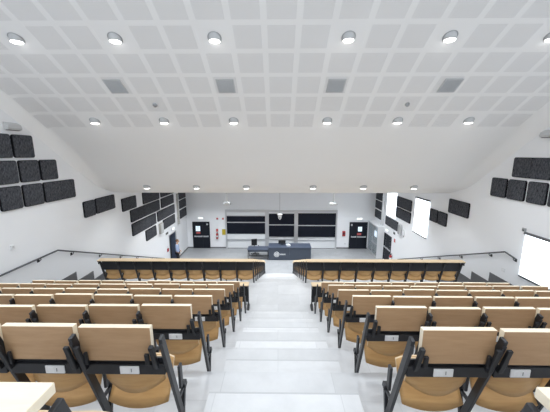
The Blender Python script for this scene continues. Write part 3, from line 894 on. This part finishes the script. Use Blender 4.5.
part('door_notice', 'vision', d4, (XG-.012, XG-.007, 19.05, 19.5, 1.45, 1.85))  # bright reflection in the glass, painted as a glowing sheet
b = B(); add_box(b, XG-.04, XR, 18.78, 18.815, 0, 2.3); add_box(b, XG-.04, XR, 18.815, YF, 2.21, 2.3)
struct('trim_1', b, 'wall', 'white return and lid of the glazed corner', 'trim')

# open doorway in the left wall and the corridor behind
b = B(); y0, y1, z0, z1 = LD
for a in ((y0-.05, y0, 0, z1+.05), (y1, y1+.05, 0, z1+.05), (y0, y1, z1, z1+.05)): add_box(b, XL-.15, XL+.02, *a)
d5 = struct('door_5', b, 'lgrey', 'open doorway in the left wall where a person stands', 'door')
part('door_leaf', 'corr', d5, (XL-.85, XL-.03, y1-.06, y1-.015, .01, z1-.01)); part('door_leaf', 'door', d5, (XL-.10, XL-.06, y0+.02, y0+.45, .01, z1-.01))
b = B()
add_box(b, XL-1.9, XL-1.85, y0-.6, y1+.6, 0, 2.4); add_box(b, XL-1.85, XL-.02, y0-.6, y0-.55, 0, 2.4); add_box(b, XL-1.85, XL-.02, y1+.55, y1+.6, 0, 2.4)
add_box(b, XL-1.9, XL-.02, y0-.6, y1+.6, 2.4, 2.45); add_box(b, XL-1.9, XL-.001, y0-.6, y1+.6, -.05, -.0)
struct('wall_corridor', b, 'corr', 'dim corridor seen through the open doorway', 'wall')

# loudspeakers
def column_speaker(x, s, y, z0, z1, label, mat='array'):
    r = thing('column_speaker', label, 'loudspeaker', (x, y, z0), group='tall column loudspeakers')
    h = z1-z0
    part('speaker_cabinet', mat, r, (*sorted((s*.03, s*.13)), -.09, .09, 0, h), bevel=.012)
    b = B()
    for i in range(14): add_box(b, *sorted((s*.128, s*.136)), -.07, .07, .06+i*(h-.12)/14, .06+(i+.8)*(h-.12)/14)
    obj('speaker_grille', b, 'lgrey', r)
    for z in (h*.2, h*.8): part('wall_bracket', 'metal', r, (*sorted((0, s*.03)), -.03, .03, z-.04, z+.04))
column_speaker(XL, 1, 19.0, 2.4, 4.56, 'tall beige column loudspeaker near the front left corner')
column_speaker(XR, -1, 19.15, 2.3, 4.4, 'tall white column loudspeaker near the front right corner', 'white')
r = thing('wall_speaker', 'small beige box loudspeaker between charcoal panels, left wall', 'loudspeaker', (XL, 16.05, 2.58))
part('speaker_cabinet', 'array', r, (.03, .15, -.2, .2, 0, .62), bevel=.015); part('speaker_grille', 'lgrey', r, (.149, .158, -.17, .17, .03, .59)); part('wall_bracket', 'metal', r, (0, .03, -.05, .05, .25, .4))
r = thing('wall_speaker', 'small grey box loudspeaker on bracket beside charcoal panel, right wall', 'loudspeaker', (XR, 16.25, 2.5))
part('speaker_cabinet', 'lgrey', r, (-.16, -.04, -.17, .17, 0, .62), bevel=.015); part('speaker_grille', 'grey', r, (-.168, -.159, -.14, .14, .03, .59)); part('wall_bracket', 'metal', r, (-.04, 0, -.05, .05, .25, .4))
r = thing('wifi_box', 'small pale grey box right of the box loudspeaker, right wall', 'box', (XR, 15.88, 2.55))
part('box_body', 'white', r, (-.07, 0, -.11, .11, 0, .36), bevel=.01); part('box_cable', 'metal', r, (-.02, 0, -.012, .012, -.12, 0))

# projectors and camera hung from the ceiling
ZS = 5.41
def projector(x, y, label):
    r = thing('projector', label, 'projector', (x, y, ZS), group='projectors on ceiling poles')
    z = 4.02-ZS
    b = B(); add_tube(b, [(0, 0, .0), (0, 0, z+.22)], .055, 14); add_lathe(b, [(.10, -.03), (.10, 0)], 18); obj('ceiling_pole', b, 'white', r)
    part('mount_plate', 'grey', r, (-.18, .18, -.12, .12, z+.17, z+.20))
    part('projector_body', 'white', r, (-.21, .21, -.16, .16, z+.02, z+.165), bevel=.02)
    b = B(); add_tube(b, [(.1, .155, z+.09), (.1, .2, z+.09)], .045, 14); obj('projector_lens', b, 'dark', r)
    part('projector_foot', 'metal', r, (.19, .24, -.05, .05, z+.05, z+.14))
projector(-3.27, 17.5, 'white projector on a ceiling pole above the left chalkboard')
projector(3.5, 17.5, 'white projector on a ceiling pole above the right chalkboard')
r = thing('ceiling_camera', 'white dome camera on a long thin pole before the centre chalkboard', 'camera', (.10, 17.5, ZS))
z = 3.05-ZS
b = B(); add_tube(b, [(0, 0, 0), (0, 0, z+.4)], .02, 10); add_lathe(b, [(.06, -.02), (.06, 0)], 14); obj('ceiling_pole', b, 'lgrey', r)
b = B(); add_lathe(b, [(.05, z+.42), (.17, z+.41), (.17, z+.36), (.11, z+.34)], 20); obj('camera_mount', b, 'white', r)
b = B(); add_lathe(b, [(.10, z+.34), (.12, z+.28), (.10, z+.14), (.05, z+.06), (.01, z+.04)], 20); obj('camera_dome', b, 'white', r)
b = B(); add_lathe(b, [(.045, z+.06), (.055, z+.09)], 14); add_ellipsoid(b, (0, -.09, z+.17), (.045, .045, .045)); obj('camera_lens', b, 'dark', r)

# ------------------------------------------------------------------ teacher's desk, table, chair, monitor
t = thing('lectern_desk', 'large slate blue teaching desk with round white emblem at the front', 'desk', (.8, 18.35, 0))
part('front_panel', 'desk', t, (-1.46, .14-.15, 0, .03, .02, .89), bevel=.003); part('front_panel', 'desk', t, (-.004, 1.46, 0, .03, .02, .89), bevel=.003)
part('side_panel', 'desk', t, (-1.46, -1.43, .03, .95, .02, .89)); part('side_panel', 'desk', t, (1.43, 1.46, .03, .95, .02, .89))
part('worktop', 'desktop', t, (-1.48, 1.48, -.02, .97, .89, .925), bevel=.004); part('plinth', 'metal', t, (-1.4, 1.4, .05, .9, 0, .02))
part('shelf', 'desk', t, (-1.43, 1.43, .3, .94, .42, .445)); part('drawer_unit', 'desk', t, (.6, 1.42, .35, .93, .03, .42))
b = B()
def ring(bm, cx, cz, r0, r1, y, n=28):
    a = [bm.verts.new((cx+r0*math.cos(2*PI*k/n), y, cz+r0*math.sin(2*PI*k/n))) for k in range(n)]; c = [bm.verts.new((cx+r1*math.cos(2*PI*k/n), y, cz+r1*math.sin(2*PI*k/n))) for k in range(n)]
    a2 = [bm.verts.new((v.co.x, y+.004, v.co.z)) for v in a]; c2 = [bm.verts.new((v.co.x, y+.004, v.co.z)) for v in c]
    for k in range(n):
        j = (k+1) % n
        bm.faces.new((a[k], a[j], c[j], c[k])); bm.faces.new((c[k], c[j], c2[j], c2[k])); bm.faces.new((a[k], a2[k], a2[j], a[j]))
ex, ez = -.9, .43
ring(b, ex, ez, .155, .19, -.006); 
for i, (hw, z) in enumerate(((.10, .09), (.145, .03), (.145, -.03), (.10, -.09))): add_box(b, ex-hw, ex+hw, -.006, -.001, ez+z-.018, ez+z+.018)
for q in (-.06, .06): add_box(b, ex+q-.02, ex+q+.02, -.006, -.001, ez-.10, ez+.10)
# short blurred word beside the emblem
for q, hh in ((.25, .045), (.33, .05), (.40, .045), (.47, .045), (.545, .05)): add_box(b, ex+q, ex+q+.045, -.006, -.001, ez-hh, ez+hh)
obj('emblem', b, 'white', t)
t = thing('side_table', 'lower slate blue table with open metal frame left of the teaching desk', 'table', (-1.38, 18.4, 0))
part('table_top', 'desktop', t, (-.75, .70, -.02, .75, .72, .75), bevel=.004)
part('front_rail', 'desk', t, (-.72, .68, 0, .03, .58, .72))
for x in (-.72, .65):
    for y in (0., .70): part('leg', 'metal', t, (x, x+.04, y, y+.04, 0, .72))
part('foot_rail', 'metal', t, (-.68, .65, .0, .03, .06, .10)); part('back_rail', 'metal', t, (-.68, .65, .70, .73, .06, .10))
def office_chair(x, y, rz, label):
    t = thing('office_chair', label, 'chair', (x, y, 0), rz, 'black office chairs')
    b = B()
    for k in range(5):
        a = 2*PI*k/5; add_tube(b, [(0, 0, .10), (.28*math.cos(a), .28*math.sin(a), .07)], [.025, .018], 8)
    obj('star_base', b, 'metal', t)
    for k in range(5):
        a = 2*PI*k/5; b = B(); add_ellipsoid(b, (.28*math.cos(a), .28*math.sin(a), .032), (.032, .032, .032), 10, 8); obj('castor', b, 'dark', t)
    b = B(); add_tube(b, [(0, 0, .1), (0, 0, .42)], .03, 12); obj('gas_column', b, 'metal', t)
    b = B(); add_box(b, -.23, .23, -.22, .22, .42, .49); obj('seat', b, 'dark', t, bevel=.03)
    b = B(); add_box(b, -.21, .21, .20, .26, .62, 1.12); obj('backrest', b, 'dark', t, bevel=.028)
    b = B(); add_bar(b, (0, .18, .44), (0, .27, .66), .06, .02); obj('back_bracket', b, 'metal', t)
    for s in (-1, 1):
        b = B(); add_tube(b, [(s*.22, .05, .45), (s*.27, .05, .5), (s*.27, .05, .64)], .014, 8); add_box(b, s*.27-.03, s*.27+.03, -.12, .14, .64, .67); obj('armrest', b, 'metal', t)
office_chair(-1.7, 19.45, .25, 'black office chair behind the low side table')
t = thing('monitor', 'small black monitor on the teaching desk', 'monitor', (.27, 18.95, .925), 0)
b = B(); add_box(b, -.25, .25, -.015, .02, .07, .33); obj('screen_housing', b, 'dark', t, bevel=.006)
part('stand_neck', 'metal', t, (-.03, .03, .0, .03, .01, .1)); part('stand_foot', 'metal', t, (-.10, .10, -.06, .08, 0, .012)); part('screen_glass', 'board', t, (-.235, .235, .0195, .0225, .085, .315))
t = thing('document_pile', 'small white pile of papers on the teaching desk', 'papers', (.70, 18.75, .925), .3)
b = B()
for i in range(4): add_box(b, -.12, .12, -.15, .15, i*.012, i*.012+.011, mat=Matrix.Rotation(.06*i, 4, 'Z'))
obj('paper_sheets', b, 'paper', t)
part('paper_tray', 'wboard', t, (-.13, .13, -.16, .16, .05, .09))

# ------------------------------------------------------------------ person in the doorway
def skin_obj(name, verts, edges, radii, mat, parent, sub=2, root=0):
    me = bpy.data.meshes.new(name); me.from_pydata(verts, edges, []); me.update()
    o = bpy.data.objects.new(name, me); COL.objects.link(o); o.parent = parent
    sk = o.modifiers.new('skin', 'SKIN'); sk.use_smooth_shade = True
    for i, r_ in enumerate(radii):
        d = me.skin_vertices[0].data[i]; d.radius = r_ if isinstance(r_, tuple) else (r_, r_); d.use_root = (i == root)
    ss = o.modifiers.new('sub', 'SUBSURF'); ss.levels = sub; ss.render_levels = sub
    dg = bpy.context.evaluated_depsgraph_get(); dg.update()
    ev = o.evaluated_get(dg); m2 = bpy.data.meshes.new_from_object(ev)
    o.modifiers.clear(); o.data = m2; m2.materials.clear(); m2.materials.append(M[mat])
    for p in m2.polygons: p.use_smooth = True
    return o
PX, PY = -6.6, 17.4
per = thing('person', 'person in light blue shirt and black trousers standing at the open doorway', 'person', (PX, PY, 0), -PI/2+.25)
# local frame: person looks along +Y
V = [(0,0,.93), (0,.01,1.08), (0,.0,1.25), (0,-.01,1.40), (0,.005,1.49), (0,.02,1.55),                 # pelvis..neck 0-5
     (.10,0,.88), (.105,.015,.50), (.11,-.02,.10), (.115,.05,.055), (.12,.16,.04),                       # leg right 6-10
     (-.10,0,.88), (-.105,.03,.50), (-.11,.02,.10), (-.115,.09,.055), (-.12,.20,.04),                     # leg left 11-15
     (.17,-.01,1.40), (.225,-.03,1.13), (.215,.10,.93), (-.17,-.01,1.40), (-.225,-.02,1.13), (-.20,.14,.98)]  # arms 16-21
E = [(0,1),(1,2),(2,3),(3,4),(4,5),(0,6),(6,7),(7,8),(8,9),(9,10),(0,11),(11,12),(12,13),(13,14),(14,15),(3,16),(16,17),(17,18),(3,19),(19,20),(20,21)]
Rr = [(.14,.11),(.135,.105),(.155,.11),(.14,.10),(.06,.06),(.052,.052), .088,.062,.043,.045,.035, .088,.062,.043,.045,.035, .062,.045,.03, .062,.045,.03]
body = skin_obj('body', V, E, Rr, 'skin', per)
# head with face
bm = B(); add_ellipsoid(bm, (0, .035, 1.655), (.076, .095, .115), 20, 16)
add_ellipsoid(bm, (0, .075, 1.59), (.045, .045, .035), 12, 10); add_ellipsoid(bm, (0, .134, 1.645), (.012, .018, .024), 10, 8)
for s in (-1, 1): add_ellipsoid(bm, (s*.077, .03, 1.65), (.012, .02, .03), 10, 8)
add_ellipsoid(bm, (0, .117, 1.602), (.024, .008, .007), 10, 6)
obj('head', bm, 'skin', per)
bm = B()
for s in (-1, 1): add_ellipsoid(bm, (s*.03, .118, 1.668), (.011, .008, .007), 8, 6)
obj('eyes', bm, 'eye', per)
bm = B(); add_ellipsoid(bm, (0, .012, 1.695), (.085, .10, .092), 18, 14); obj('hair', bm, 'hair', per)
# hands with five fingers
for s, w in ((1, Vector(V[18])), (-1, Vector(V[21]))):
    d = Vector((0, .55, -.83)).normalized(); sx = Vector((1, 0, 0)); nrm = d.cross(sx).normalized()
    vs = [w, w+d*.05, w+d*.085]; ed = [(0,1),(1,2)]; rd = [.026, (.036,.016), (.038,.014)]
    for fi, (off, ln) in enumerate(((-.028, .062), (-.010, .075), (.009, .07), (.027, .055))):
        b0 = len(vs); vs += [w+d*.10+sx*off, w+d*(.10+ln*.5)+sx*off-nrm*.006, w+d*(.10+ln)+sx*off-nrm*.02]; ed += [(2, b0), (b0, b0+1), (b0+1, b0+2)]; rd += [.0095, .0085, .007]
    b0 = len(vs); vs += [w+d*.055-sx*s*.045, w+d*.085-sx*s*.06]; ed += [(1, b0), (b0, b0+1)]; rd += [.011, .009]
    skin_obj('hand', [tuple(v) for v in vs], ed, rd, 'skin', per, 1)
# clothes follow the body
sh = [(0,0,.86), (0,.01,1.08), (0,.0,1.25), (0,-.01,1.40), (0,.005,1.475), (.17,-.01,1.40), (.225,-.03,1.13), (.218,.07,.98), (-.17,-.01,1.40), (-.225,-.02,1.13), (-.206,.10,1.02)]
skin_obj('shirt', sh, [(0,1),(1,2),(2,3),(3,4),(3,5),(5,6),(6,7),(3,8),(8,9),(9,10)], [(.175,.14),(.165,.13),(.18,.13),(.16,.118),(.072,.07),.085,.066,.05,.085,.066,.05], 'shirt', per)
tr = [(0,0,.95), (.10,0,.86), (.107,.015,.50), (.112,-.015,.11), (-.10,0,.86), (-.107,.03,.50), (-.112,.025,.11)]
skin_obj('trousers', tr, [(0,1),(1,2),(2,3),(0,4),(4,5),(5,6)], [(.155,.125), .105,.08,.066, .105,.08,.066], 'trousers', per)
for s, y in ((1, .07), (-1, .11)):
    bm = B(); add_ellipsoid(bm, (s*.116, y, .05), (.048, .135, .05), 14, 10); obj('shoe', bm, 'shoe', per)

# ------------------------------------------------------------------ camera, world
cd = bpy.data.cameras.new('camera'); cam = bpy.data.objects.new('camera', cd); COL.objects.link(cam)
cd.sensor_width = 36; cd.sensor_fit = 'HORIZONTAL'; cd.lens = 36*279.3/550
cam.location = (0, 0, H)
cam.rotation_euler = (PI/2-math.radians(10.506), 0, math.radians(.678))
cd.clip_start = .05; cd.clip_end = 200
sc.camera = cam
w = bpy.data.worlds.new('world'); sc.world = w; w.use_nodes = True
bg = w.node_tree.nodes['Background']; bg.inputs[0].default_value = (.86, .93, 1, 1); bg.inputs[1].default_value = 1.75
sc.view_settings.view_transform = 'Standard'; sc.view_settings.look = 'None'
sc.view_settings.gamma = 1; sc.view_settings.use_curve_mapping = False
sc.view_settings.exposure = 0.
sc.cycles.use_denoising = True
sc.cycles.max_bounces = 10; sc.cycles.diffuse_bounces = 6; sc.cycles.glossy_bounces = 4
